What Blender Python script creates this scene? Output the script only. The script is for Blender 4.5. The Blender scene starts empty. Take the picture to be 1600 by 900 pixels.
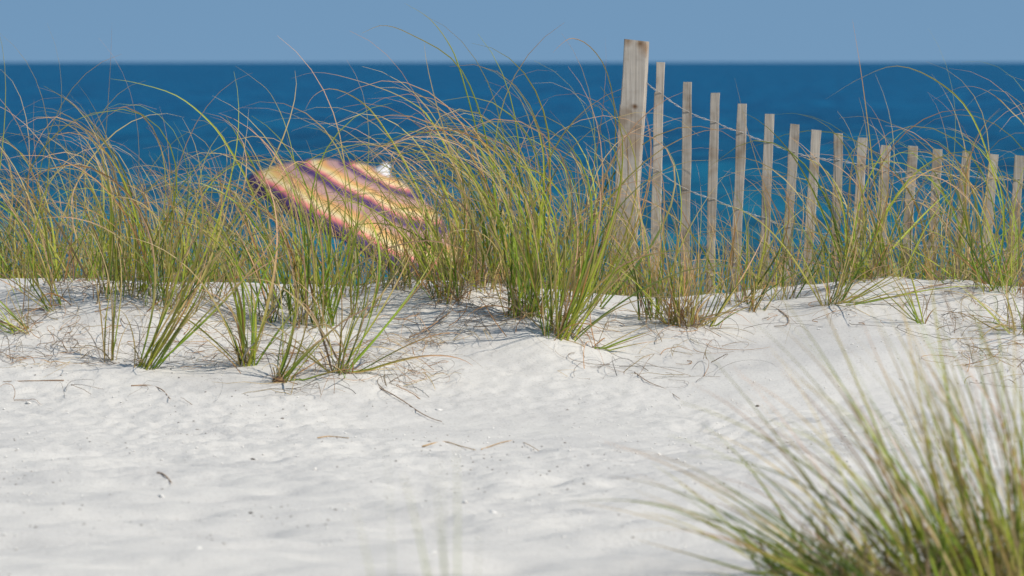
import bpy, math, random
import numpy as np
from mathutils import Vector

# ------------------------------------------------------------------ camera, sky, sun, exposure
scene = bpy.context.scene
CAM_Z = 4.5                     # metres above the sea
F = 8400.0                      # focal length in photo pixels (1600 wide)
PITCH = math.atan(353.0 / F)    # horizon sits 353 px above the middle
cam_data = bpy.data.cameras.new("camera")
cam = bpy.data.objects.new("camera", cam_data)
scene.collection.objects.link(cam)
cam.location = (0, 0, CAM_Z)
cam.rotation_euler = (math.pi / 2 - PITCH, 0, 0)
cam_data.sensor_width = 36.0
cam_data.lens = 36.0 * F / 1600.0
cam_data.clip_start = 0.5
cam_data.clip_end = 100000
cam_data.dof.use_dof = True
cam_data.dof.focus_distance = 19.7
cam_data.dof.aperture_fstop = 6.6
scene.camera = cam

SUN_EL, SUN_ROT = math.radians(50), math.radians(120)
world = bpy.data.worlds.new("World")
scene.world = world
world.use_nodes = True
wn, wl = world.node_tree.nodes, world.node_tree.links
bg = wn["Background"]
sky = wn.new("ShaderNodeTexSky")
sky.sky_type = 'NISHITA'
sky.sun_disc = False
sky.sun_elevation = SUN_EL
sky.sun_rotation = SUN_ROT
sky.altitude = 0
sky.air_density = 1.0
sky.dust_density = 0.3
sky.ozone_density = 1.0
tc = wn.new("ShaderNodeTexCoord")
madd = wn.new("ShaderNodeVectorMath"); madd.operation = 'ADD'
madd.inputs[1].default_value = (0, 0, 0.42)      # clear, deep sky right down to the horizon
nrm = wn.new("ShaderNodeVectorMath"); nrm.operation = 'NORMALIZE'
wl.new(tc.outputs["Generated"], madd.inputs[0])
wl.new(madd.outputs[0], nrm.inputs[0])
wl.new(nrm.outputs[0], sky.inputs[0])
tint = wn.new("ShaderNodeMix"); tint.data_type = 'RGBA'; tint.blend_type = 'MULTIPLY'
tint.inputs[0].default_value = 1.0
tint.inputs[7].default_value = (0.94, 1.07, 1.0, 1)      # the whole sky a touch less violet
wl.new(sky.outputs[0], tint.inputs[6])
wl.new(tint.outputs[2], bg.inputs[0])
bg.inputs[1].default_value = 0.134

sun_data = bpy.data.lights.new("sun", 'SUN')
sun_data.energy = 4.15
sun_data.angle = math.radians(0.5)
sun_data.color = (1.0, 0.93, 0.83)
sun = bpy.data.objects.new("sun", sun_data)
scene.collection.objects.link(sun)
to_sun = Vector((math.sin(SUN_ROT) * math.cos(SUN_EL), math.cos(SUN_ROT) * math.cos(SUN_EL), math.sin(SUN_EL)))
sun.rotation_euler = to_sun.to_track_quat('Z', 'Y').to_euler()
sun.location = (20, -5, 30)

scene.view_settings.view_transform = 'Standard'
scene.view_settings.look = 'None'
scene.view_settings.gamma = 1
scene.view_settings.use_curve_mapping = False
scene.view_settings.exposure = 0.0
scene.render.engine = 'CYCLES'
scene.cycles.use_denoising = True
scene.cycles.max_bounces = 6
scene.cycles.transparent_max_bounces = 6

rng = np.random.default_rng(7)
random.seed(7)
COL = scene.collection

# ------------------------------------------------------------------ small helpers
def pix(px, py, Y):
    """world point at distance Y that is seen at a photo pixel"""
    a = (px - 800.0) / F
    b = -(py - 450.0) / F
    c, s = math.cos(PITCH), math.sin(PITCH)
    dy = c + b * s
    dz = -s + b * c
    k = Y / dy
    return np.array([a * k, Y, CAM_Z + dz * k])

def smooth(t):
    t = np.clip(t, 0, 1)
    return t * t * (3 - 2 * t)

def vnoise(x, y, seed=0):
    xi, yi = np.floor(x).astype(np.int64), np.floor(y).astype(np.int64)
    fx, fy = x - xi, y - yi
    fx, fy = fx * fx * fx * (fx * (fx * 6 - 15) + 10), fy * fy * fy * (fy * (fy * 6 - 15) + 10)
    def h(a, b):
        n = (a * 374761393 + b * 668265263 + seed * 974634777) & 0x7fffffff
        n = ((n ^ (n >> 13)) * 1274126177) & 0x7fffffff
        return ((n ^ (n >> 16)) & 0xffff) / 32767.5 - 1.0
    return (h(xi, yi) * (1 - fx) + h(xi + 1, yi) * fx) * (1 - fy) + (h(xi, yi + 1) * (1 - fx) + h(xi + 1, yi + 1) * fx) * fy

def tag(o, label=None, cat=None, group=None, kind=None):
    if label: o["label"] = label
    if cat: o["category"] = cat
    if group: o["group"] = group
    if kind: o["kind"] = kind
    return o

def link(o, parent=None):
    COL.objects.link(o)
    if parent is not None:
        o.parent = parent
    return o

def mesh_obj(name, verts, faces, mat, parent=None, colors=None, smooth_shade=True):
    me = bpy.data.meshes.new(name)
    me.from_pydata([tuple(v) for v in verts], [], faces)
    me.materials.append(mat)
    if smooth_shade:
        me.polygons.foreach_set("use_smooth", [True] * len(me.polygons))
    if colors is not None:
        ca = me.color_attributes.new("Col", 'FLOAT_COLOR', 'POINT')
        c4 = np.ones((len(verts), 4), np.float32); c4[:, :3] = colors
        ca.data.foreach_set("color", c4.ravel())
    me.update()
    return link(bpy.data.objects.new(name, me), parent)

def empty(name, loc):
    e = bpy.data.objects.new(name, None)
    e.empty_display_size = 0.05
    e.location = [float(v) for v in loc]
    return link(e)

# ------------------------------------------------------------------ materials
def new_mat(name):
    m = bpy.data.materials.new(name)
    m.use_nodes = True
    nt = m.node_tree
    return m, nt.nodes, nt.links, nt.nodes["Principled BSDF"]

def noise_node(n, l, vec, scale, detail=4, rough=0.55):
    t = n.new("ShaderNodeTexNoise")
    t.inputs["Scale"].default_value = scale
    t.inputs["Detail"].default_value = detail
    t.inputs["Roughness"].default_value = rough
    if vec is not None: l.new(vec, t.inputs["Vector"])
    return t

def ramp(n, l, fac, stops, interp='LINEAR'):
    r = n.new("ShaderNodeValToRGB")
    r.color_ramp.interpolation = interp
    e = r.color_ramp.elements
    e[0].position, e[0].color = stops[0][0], (*stops[0][1], 1)
    e[1].position, e[1].color = stops[-1][0], (*stops[-1][1], 1)
    for p, c in stops[1:-1]:
        k = e.new(p); k.color = (*c, 1)
    l.new(fac, r.inputs[0])
    return r

def mat_sand():
    m, n, l, p = new_mat("white_sand")
    g = n.new("ShaderNodeNewGeometry")
    a = noise_node(n, l, g.outputs["Position"], 2.2, 5)
    r1 = ramp(n, l, a.outputs[0], [(0.3, (0.53, 0.512, 0.485)), (0.5, (0.60, 0.578, 0.54)), (0.7, (0.64, 0.614, 0.568))])
    b = noise_node(n, l, g.outputs["Position"], 120, 3, 0.7)
    r2 = ramp(n, l, b.outputs[0], [(0.30, (0.72, 0.71, 0.70)), (0.45, (1, 1, 1)), (0.62, (1, 1, 1)), (0.75, (1.12, 1.12, 1.11))])
    mx = n.new("ShaderNodeMix"); mx.data_type = 'RGBA'; mx.blend_type = 'MULTIPLY'
    mx.inputs[0].default_value = 1
    l.new(r1.outputs[0], mx.inputs[6]); l.new(r2.outputs[0], mx.inputs[7])
    l.new(mx.outputs[2], p.inputs["Base Color"])
    p.inputs["Roughness"].default_value = 0.95
    p.inputs["Specular IOR Level"].default_value = 0.15
    c = noise_node(n, l, g.outputs["Position"], 55, 6, 0.75)
    bp = n.new("ShaderNodeBump"); bp.inputs["Strength"].default_value = 0.5; bp.inputs["Distance"].default_value = 0.009
    l.new(c.outputs[0], bp.inputs["Height"]); l.new(bp.outputs[0], p.inputs["Normal"])
    return m

def mat_sea():
    m, n, l, p = new_mat("sea_water")
    g = n.new("ShaderNodeNewGeometry")
    sep = n.new("ShaderNodeSeparateXYZ"); l.new(g.outputs["Position"], sep.inputs[0])
    # deeper water offshore: colour follows depth (distance from the shore, log scale)
    lg = n.new("ShaderNodeMath"); lg.operation = 'LOGARITHM'; lg.inputs[1].default_value = 10
    l.new(sep.outputs[1], lg.inputs[0])
    mr = n.new("ShaderNodeMapRange"); mr.inputs[1].default_value = 2.0; mr.inputs[2].default_value = 2.75
    l.new(lg.outputs[0], mr.inputs[0])
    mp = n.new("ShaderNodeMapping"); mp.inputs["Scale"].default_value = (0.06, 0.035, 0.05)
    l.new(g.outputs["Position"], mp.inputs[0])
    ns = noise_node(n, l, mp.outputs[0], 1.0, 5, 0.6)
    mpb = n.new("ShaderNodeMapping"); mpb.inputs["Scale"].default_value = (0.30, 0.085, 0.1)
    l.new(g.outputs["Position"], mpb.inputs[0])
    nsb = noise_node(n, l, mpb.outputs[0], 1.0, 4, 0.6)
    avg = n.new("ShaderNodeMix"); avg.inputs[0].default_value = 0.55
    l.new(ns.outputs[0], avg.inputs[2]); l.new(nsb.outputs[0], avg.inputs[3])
    r = ramp(n, l, mr.outputs[0], [(0.0, (0.005, 0.122, 0.178)), (0.3, (0.003, 0.090, 0.162)), (0.6, (0.002, 0.072, 0.156)), (1.0, (0.002, 0.078, 0.180))])
    rp = ramp(n, l, avg.outputs[0], [(0.41, (0.52, 0.58, 0.66)), (0.50, (1, 1, 1)), (0.59, (1.5, 1.40, 1.26))])  # shaded and lit faces of swell and ripples, put into the colour as noise
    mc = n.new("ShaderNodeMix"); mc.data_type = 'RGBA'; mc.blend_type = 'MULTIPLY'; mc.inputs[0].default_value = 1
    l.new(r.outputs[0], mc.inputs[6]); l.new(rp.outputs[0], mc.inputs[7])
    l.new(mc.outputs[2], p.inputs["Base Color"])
    p.inputs["Roughness"].default_value = 0.4
    p.inputs["IOR"].default_value = 1.33
    p.inputs["Specular IOR Level"].default_value = 0.02
    w = noise_node(n, l, g.outputs["Position"], 0.9, 4, 0.6)
    bp = n.new("ShaderNodeBump"); bp.inputs["Strength"].default_value = 1.0; bp.inputs["Distance"].default_value = 0.35
    l.new(w.outputs[0], bp.inputs["Height"]); l.new(bp.outputs[0], p.inputs["Normal"])
    return m

def mat_leaf():
    m, n, l, p = new_mat("grass_leaf")
    at = n.new("ShaderNodeVertexColor"); at.layer_name = "Col"
    l.new(at.outputs[0], p.inputs["Base Color"])
    p.inputs["Roughness"].default_value = 0.5
    p.inputs["Specular IOR Level"].default_value = 0.35
    tr = n.new("ShaderNodeBsdfTranslucent"); l.new(at.outputs[0], tr.inputs[0])
    mx = n.new("ShaderNodeMixShader"); mx.inputs[0].default_value = 0.3
    l.new(p.outputs[0], mx.inputs[1]); l.new(tr.outputs[0], mx.inputs[2])
    l.new(mx.outputs[0], n["Material Output"].inputs[0])
    return m

def mat_wood(name, light, dark, zscale=1.0, knots=()):
    m, n, l, p = new_mat(name)
    co = n.new("ShaderNodeTexCoord")
    inf = n.new("ShaderNodeObjectInfo")
    off = n.new("ShaderNodeVectorMath"); off.operation = 'SCALE'; off.inputs["Scale"].default_value = 37.0
    cmb = n.new("ShaderNodeCombineXYZ")
    for i in range(3): l.new(inf.outputs["Random"], cmb.inputs[i])
    l.new(cmb.outputs[0], off.inputs[0])
    av = n.new("ShaderNodeVectorMath"); av.operation = 'ADD'
    l.new(co.outputs["Object"], av.inputs[0]); l.new(off.outputs[0], av.inputs[1])
    mp = n.new("ShaderNodeMapping"); mp.inputs["Scale"].default_value = (130, 130, 5 * zscale)
    l.new(av.outputs[0], mp.inputs[0])
    grain = noise_node(n, l, mp.outputs[0], 1.0, 5, 0.65)
    r = ramp(n, l, grain.outputs[0], [(0.28, dark), (0.5, tuple((a + b) / 2 for a, b in zip(light, dark))), (0.72, light)])
    blot = noise_node(n, l, av.outputs[0], 9.0, 3, 0.6)
    rb = ramp(n, l, blot.outputs[0], [(0.3, (0.66, 0.58, 0.50)), (0.5, (1, 1, 1)), (0.75, (1.15, 1.14, 1.12))])
    mx = n.new("ShaderNodeMix"); mx.data_type = 'RGBA'; mx.blend_type = 'MULTIPLY'; mx.inputs[0].default_value = 1
    l.new(r.outputs[0], mx.inputs[6]); l.new(rb.outputs[0], mx.inputs[7])
    hv = n.new("ShaderNodeHueSaturation")
    vr = n.new("ShaderNodeMapRange"); vr.inputs[3].default_value = 0.82; vr.inputs[4].default_value = 1.15
    l.new(inf.outputs["Random"], vr.inputs[0]); l.new(vr.outputs[0], hv.inputs["Value"])
    l.new(mx.outputs[2], hv.inputs["Color"])
    # dark drying splits along the grain
    mp2 = n.new("ShaderNodeMapping"); mp2.inputs["Scale"].default_value = (95, 95, 1.7)
    l.new(av.outputs[0], mp2.inputs[0])
    spl = noise_node(n, l, mp2.outputs[0], 1.0, 2, 0.5)
    rs = ramp(n, l, spl.outputs[0], [(0.27, (0.42, 0.37, 0.32)), (0.34, (1, 1, 1)), (1.0, (1, 1, 1))])
    m2 = n.new("ShaderNodeMix"); m2.data_type = 'RGBA'; m2.blend_type = 'MULTIPLY'; m2.inputs[0].default_value = 1
    l.new(hv.outputs[0], m2.inputs[6]); l.new(rs.outputs[0], m2.inputs[7])
    last = m2.outputs[2]
    for (kx, ky, kz, kr, kc) in knots:
        dn = n.new("ShaderNodeVectorMath"); dn.operation = 'DISTANCE'; dn.inputs[1].default_value = (kx, ky, kz)
        l.new(co.outputs["Object"], dn.inputs[0])
        wob = n.new("ShaderNodeMath"); wob.operation = 'MULTIPLY_ADD'; wob.inputs[1].default_value = kr * 1.1
        l.new(blot.outputs[0], wob.inputs[0]); l.new(dn.outputs["Value"], wob.inputs[2])
        kk = ramp(n, l, wob.outputs[0], [(kr * 0.85, kc), (min(1, kr * 2.0), (1, 1, 1))])
        m3 = n.new("ShaderNodeMix"); m3.data_type = 'RGBA'; m3.blend_type = 'MULTIPLY'; m3.inputs[0].default_value = 1
        l.new(last, m3.inputs[6]); l.new(kk.outputs[0], m3.inputs[7]); last = m3.outputs[2]
    l.new(last, p.inputs["Base Color"])
    p.inputs["Roughness"].default_value = 0.9
    p.inputs["Specular IOR Level"].default_value = 0.2
    bp = n.new("ShaderNodeBump"); bp.inputs["Strength"].default_value = 0.5; bp.inputs["Distance"].default_value = 0.002
    l.new(grain.outputs[0], bp.inputs["Height"]); l.new(bp.outputs[0], p.inputs["Normal"])
    return m

def mat_plain(name, c, rough=0.6, metal=0.0, var=0.25, scale=60):
    m, n, l, p = new_mat(name)
    g = n.new("ShaderNodeNewGeometry")
    t = noise_node(n, l, g.outputs["Position"], scale, 3)
    r = ramp(n, l, t.outputs[0], [(0.3, tuple(v * (1 - var) for v in c)), (0.7, tuple(min(1, v * (1 + var)) for v in c))])
    l.new(r.outputs[0], p.inputs["Base Color"])
    p.inputs["Roughness"].default_value = rough
    p.inputs["Metallic"].default_value = metal
    return m

def mat_canopy():
    """printed fabric: rings of colour round the crown, by distance along the cloth (stored in UV.x)"""
    m, n, l, p = new_mat("striped_canopy_cloth")
    uv = n.new("ShaderNodeUVMap"); uv.uv_map = "UVMap"
    sep = n.new("ShaderNodeSeparateXYZ"); l.new(uv.outputs[0], sep.inputs[0])
    PU, PK, CR, YE, OR, MA = (0.08, 0.04, 0.15), (0.82, 0.24, 0.22), (0.80, 0.70, 0.40), (0.76, 0.52, 0.19), (0.74, 0.38, 0.14), (0.50, 0.30, 0.28)
    st = []
    # from the crown (0) to the rim (1): three repeats of mauve, orange, yellow, cream, pink, purple
    for a, b in ((0.0, 0.36), (0.36, 0.67), (0.67, 1.0)):
        w = b - a
        for f, c in ((0.04, MA), (0.20, MA), (0.34, OR), (0.46, YE), (0.57, CR), (0.69, PK), (0.79, PU), (0.96, PU)):
            st.append((a + w * f, c))
    r = ramp(n, l, sep.outputs[0], st, 'CONSTANT')
    r.color_ramp.interpolation = 'EASE'
    l.new(r.outputs[0], p.inputs["Base Color"])
    p.inputs["Roughness"].default_value = 0.8
    tr = n.new("ShaderNodeBsdfTranslucent"); l.new(r.outputs[0], tr.inputs[0])
    mx = n.new("ShaderNodeMixShader"); mx.inputs[0].default_value = 0.25
    l.new(p.outputs[0], mx.inputs[1]); l.new(tr.outputs[0], mx.inputs[2])
    l.new(mx.outputs[0], n["Material Output"].inputs[0])
    return m

M_SAND, M_SEA, M_LEAF = mat_sand(), mat_sea(), mat_leaf()
M_SLAT = mat_wood("weathered_slat_wood", (0.55, 0.49, 0.42), (0.30, 0.262, 0.22))
M_POST = mat_wood("weathered_post_wood", (0.52, 0.465, 0.40), (0.32, 0.275, 0.23), 0.7,
                  ((-0.008, -0.045, -0.257, 0.010, (0.34, 0.22, 0.14)), (0.012, -0.045, -0.012, 0.018, (0.46, 0.33, 0.22)), (-0.036, -0.045, 0.0, 0.022, (0.62, 0.5, 0.4)), (0.038, -0.045, -0.03, 0.03, (0.72, 0.55, 0.42)), (-0.01, -0.045, -0.40, 0.04, (0.75, 0.62, 0.5))))
M_WIRE = mat_plain("galvanised_wire", (0.40, 0.38, 0.36), 0.6, 0.2)
M_CANOPY = mat_canopy()
M_POLE = mat_plain("white_painted_metal", (0.55, 0.56, 0.58), 0.4, 0.0, 0.08)
M_CAP = mat_plain("white_plastic_cap", (0.78, 0.78, 0.78), 0.4, 0.0, 0.03)
M_SHELL = mat_plain("bleached_shell", (0.74, 0.71, 0.66), 0.8, 0.0, 0.12, 200)
M_TWIG = mat_plain("dry_brown_stem", (0.30, 0.19, 0.11), 0.8, 0.0, 0.35, 90)
M_STRAW = mat_plain("dry_orange_straw", (0.46, 0.29, 0.13), 0.8, 0.0, 0.3, 90)
M_DARK = mat_plain("dark_debris", (0.10, 0.085, 0.07), 0.9, 0.0, 0.4, 150)

# ------------------------------------------------------------------ terrain
FLAT_Z = CAM_Z - 1.18
CREST_Y = 20.3
_cx = np.array([-200, 0, 150, 300, 430, 560, 610, 680, 760, 850, 950, 1050, 1140, 1230, 1310, 1400, 1500, 1600, 1800])
_cy = np.array([436, 436, 438, 441, 444, 446, 436, 440, 446, 452, 458, 462, 457, 449, 440, 437, 442, 446, 450])
_BY = np.array([20.3, 20.7, 21.2, 22, 24, 30, 45, 70, 86, 120, 400])
_BZ = np.array([0.0, -0.025, -0.12, -0.35, -0.85, -1.4, -2.05, -2.95, -3.75, -5.2, -9.0])
MOUNDS = []      # (x, y, height, radius) little hummocks that the clumps stand on
def ground_base(x, y):
    x = np.asarray(x, float); y = np.asarray(y, float)
    pxc = 800 + F * x / CREST_Y
    yc = np.interp(pxc, _cx, _cy)
    zc = CAM_Z - (yc - 97.0) / F * CREST_Y
    y0 = 16.9 + 0.5 * vnoise(x * 0.8, x * 0 + 3.3, 5)
    t = np.clip((y - y0) / (CREST_Y - y0), 0, 1)
    s = 0.45 * smooth(t) + 0.55 * np.sin(t * math.pi / 2) ** 1.8
    z = FLAT_Z + (zc - FLAT_Z) * s
    back = np.interp(y, _BY, _BZ)
    return z + np.where(y > CREST_Y, back, 0)
_fr = np.random.default_rng(3)
PITS = [(_fr.uniform(-1.6, 1.4), _fr.uniform(11.8, 16.6), _fr.uniform(.008, .020), _fr.uniform(.05, .11), _fr.uniform(0, 3.1)) for _ in range(60)]
def ground(x, y):
    x = np.asarray(x, float); y = np.asarray(y, float)
    z = ground_base(x, y)
    near = np.exp(-((y - 14.0) / 3.6) ** 4)
    fl = 0.6 * vnoise(x * 2.2, y * 2.0, 1) + 0.5 * vnoise(x * 4.7 + 9, y * 4.4, 2) + 0.22 * vnoise(x * 9.5, y * 9.5 + 3, 3)
    z = z + near * 0.027 * fl + 0.006 * vnoise(x * 3.1, y * 3.0, 8)
    far = 1 - near
    z = z + far * (0.012 * vnoise(x * 1.7 + 4, y * 1.9, 4) + 0.006 * vnoise(x * 5.5, y * 6.5, 6)) * (y < 24)
    rough = (0.0020 * vnoise(x * 22, y * 20, 11) + 0.0034 * vnoise(x * 41, y * 30, 12)) * (1 + 0.8 * np.exp(-((y - 17.2) / 1.0) ** 2))
    patch = smooth(0.5 + 1.2 * vnoise(x * 1.1 + 2, y * 0.7, 14))
    z = z + rough * (0.35 + 0.9 * patch) * (y < 24)
    if float(np.min(y)) < 17.2:       # worn footprints: a hollow with a pushed-up rim
        for qx, qy, qd, qr, qa in PITS:
            u = (x - qx) * math.cos(qa) + (y - qy) * math.sin(qa); v = -(x - qx) * math.sin(qa) + (y - qy) * math.cos(qa)
            r2 = (u / (qr * 1.6)) ** 2 + (v / qr) ** 2
            z = z - qd * (1 - 0.55 * r2) * np.exp(-r2)
    for mx_, my_, mh, mr_ in MOUNDS:
        z = z + mh * np.exp(-(((x - mx_) / mr_) ** 2 + ((y - my_) / (mr_ * 1.3)) ** 2))
    return z

def gz(x, y): return float(ground(np.array([x]), np.array([y]))[0])

_ys = np.linspace(4.0, 24.0, 4001)
def on_ground(px, py, base=True):
    """where the sight line of a photo pixel first meets the sand"""
    pts = np.array([pix(px, py, Y) for Y in (4.0, 24.0)])
    t = (_ys - 4.0) / 20.0
    xs = pts[0, 0] + (pts[1, 0] - pts[0, 0]) * t
    zs = pts[0, 2] + (pts[1, 2] - pts[0, 2]) * t
    g = ground_base(xs, _ys)
    i = np.argmax(zs <= g)
    if zs[i] > g[i]: i = int(np.argmin(zs - g))
    return float(xs[i]), float(_ys[i])

def axis(fine0, fine1, step, outer0, outer1, grow=1.25):
    a = list(np.arange(fine0, fine1 + 1e-6, step))
    s = step; v = fine1
    while v < outer1:
        s = min(s * grow, 12.0); v += s; a.append(v)
    s = step; v = fine0
    while v > outer0:
        s = min(s * grow, 12.0); v -= s; a.insert(0, v)
    return np.array(a)

def grid_mesh(name, X, Y, Z, mat):
    ny, nx = X.shape
    me = bpy.data.meshes.new(name)
    v = np.stack([X, Y, Z], -1).reshape(-1, 3).astype(np.float32)
    idx = np.arange(ny * nx).reshape(ny, nx)
    q = np.stack([idx[:-1, :-1], idx[:-1, 1:], idx[1:, 1:], idx[1:, :-1]], -1).reshape(-1, 4)
    me.vertices.add(len(v)); me.vertices.foreach_set("co", v.ravel())
    me.loops.add(q.size); me.loops.foreach_set("vertex_index", q.ravel().astype(np.int32))
    me.polygons.add(len(q))
    me.polygons.foreach_set("loop_start", np.arange(0, q.size, 4, dtype=np.int32))
    me.polygons.foreach_set("loop_total", np.full(len(q), 4, np.int32))
    me.polygons.foreach_set("use_smooth", np.ones(len(q), bool))
    me.materials.append(mat)
    me.update(calc_edges=True); me.validate()
    return link(bpy.data.objects.new(name, me))

# ------------------------------------------------------------------ grass
GREEN = np.array((0.25, 0.355, 0.032)); DGREEN = np.array((0.12, 0.185, 0.03)); YGREEN = np.array((0.41, 0.445, 0.05))
OLIVE = np.array((0.36, 0.33, 0.06)); STRAW = np.array((0.60, 0.45, 0.19)); RUST = np.array((0.52, 0.27, 0.10))
PINK = np.array((0.63, 0.38, 0.22)); TAN = np.array((0.57, 0.43, 0.21)); BROWN = np.array((0.33, 0.23, 0.14)); GREY = np.array((0.38, 0.34, 0.30))

class Blades:
    """collects ribbons with a folded (V) section"""
    def __init__(self): self.v, self.f, self.c, self.n = [], [], [], 0
    def add(self, pts, width, c0, c1, mid=0.55, wprof=None, fold=0.35, roll=None):
        pts = np.asarray(pts, float); N = len(pts)
        s = np.linspace(0, 1, N)
        d = np.gradient(pts, axis=0); d /= np.linalg.norm(d, axis=1)[:, None] + 1e-9
        ref = np.array([math.cos(roll), math.sin(roll), 0.15]) if roll is not None else rng.normal(size=3)
        side = np.cross(d, ref); side /= np.linalg.norm(side, axis=1)[:, None] + 1e-9
        nor = np.cross(side, d)
        if wprof is None:
            wp = np.minimum(0.55 + 1.3 * s, 1.0) * (1 - np.clip((s - 0.22) / 0.78, 0, 1) ** 1.15) + 0.10
        else: wp = wprof(s)
        w = (width * 0.5 * wp)[:, None]
        L, R, C = pts - side * w, pts + side * w, pts - nor * w * fold * 2
        self.v.append(np.stack([L, C, R], 1).reshape(-1, 3))
        k = smooth((s - mid + 0.3) / 0.6)[:, None]
        col = c0 * (1 - k) + c1 * k
        self.c.append(np.repeat(col, 3, axis=0))
        b = self.n
        for i in range(N - 1):
            o = b + 3 * i
            self.f.append((o, o + 1, o + 4, o + 3)); self.f.append((o + 1, o + 2, o + 5, o + 4))
        self.n += 3 * N
    def build(self, name, parent=None, mat=None, origin=(0, 0, 0)):
        if not self.v: return None
        v = np.concatenate(self.v) - np.asarray(origin)
        return mesh_obj(name, v, self.f, mat or M_LEAF, parent, np.concatenate(self.c))

def arch(root, L, az, tilt, bend, N=13, power=1.3, wind=(-1, 0.1, 0), droop=0.75, wob=0.05):
    """a leaf that leaves the sand at a tilt and bows over with the wind"""
    d = np.array([math.cos(az) * math.sin(tilt), math.sin(az) * math.sin(tilt), math.cos(tilt)])
    g = np.array(wind, float); g /= np.linalg.norm(g)
    g = g * 1.0 + np.array([0, 0, -droop]); g /= np.linalg.norm(g)
    step = L / (N - 1)
    p = np.array(root, float); out = [p.copy()]
    wv = rng.normal(size=3) * wob
    for i in range(N - 1):
        s = (i + 0.5) / (N - 1)
        k = bend * (power + 1) * s ** power / (N - 1)
        perp = g - d * float(np.dot(g, d))
        n = np.linalg.norm(perp)
        if n > 1e-4:
            ang = min(k, math.acos(max(-1, min(1, float(np.dot(g, d))))))
            d = d * math.cos(ang) + perp / n * math.sin(ang)
        d = d + wv * (0.25 if s < 0.4 else 0.6) / 3
        d /= np.linalg.norm(d)
        p = p + d * step
        out.append(p.copy())
    return np.array(out)

def spline(pts, N=16):
    pts = np.asarray(pts, float)
    P = np.vstack([2 * pts[0] - pts[1], pts, 2 * pts[-1] - pts[-2]])
    out = []
    M = len(pts) - 1
    for t in np.linspace(0, M - 1e-6, N):
        i = int(t); u = t - i
        p0, p1, p2, p3 = P[i], P[i + 1], P[i + 2], P[i + 3]
        out.append(0.5 * ((2 * p1) + (-p0 + p2) * u + (2 * p0 - 5 * p1 + 4 * p2 - p3) * u * u + (-p0 + 3 * p1 - 3 * p2 + p3) * u ** 3))
    return np.array(out)

def leaf_colours(dry):
    r = rng.random()
    if r < dry:
        base = [STRAW, RUST, TAN, BROWN][rng.integers(4)]; tip = [STRAW, TAN, PINK][rng.integers(3)]
        if rng.random() < 0.5: base = base * 0.5 + OLIVE * 0.5
    else:
        base = [GREEN, GREEN, YGREEN, YGREEN, DGREEN, DGREEN, OLIVE][rng.integers(7)]
        tip = [PINK, PINK, TAN, STRAW, OLIVE, RUST, YGREEN][rng.integers(7)]
    return base * rng.uniform(0.85, 1.2), tip * rng.uniform(0.85, 1.15)

def ribs_leaf(B, root, L, az, tilt, bend, width, dry, **kw):
    c0, c1 = leaf_colours(dry)
    B.add(arch(root, L, az, tilt, bend, **kw), width, c0, c1, mid=rng.uniform(0.35, 0.8))

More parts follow.
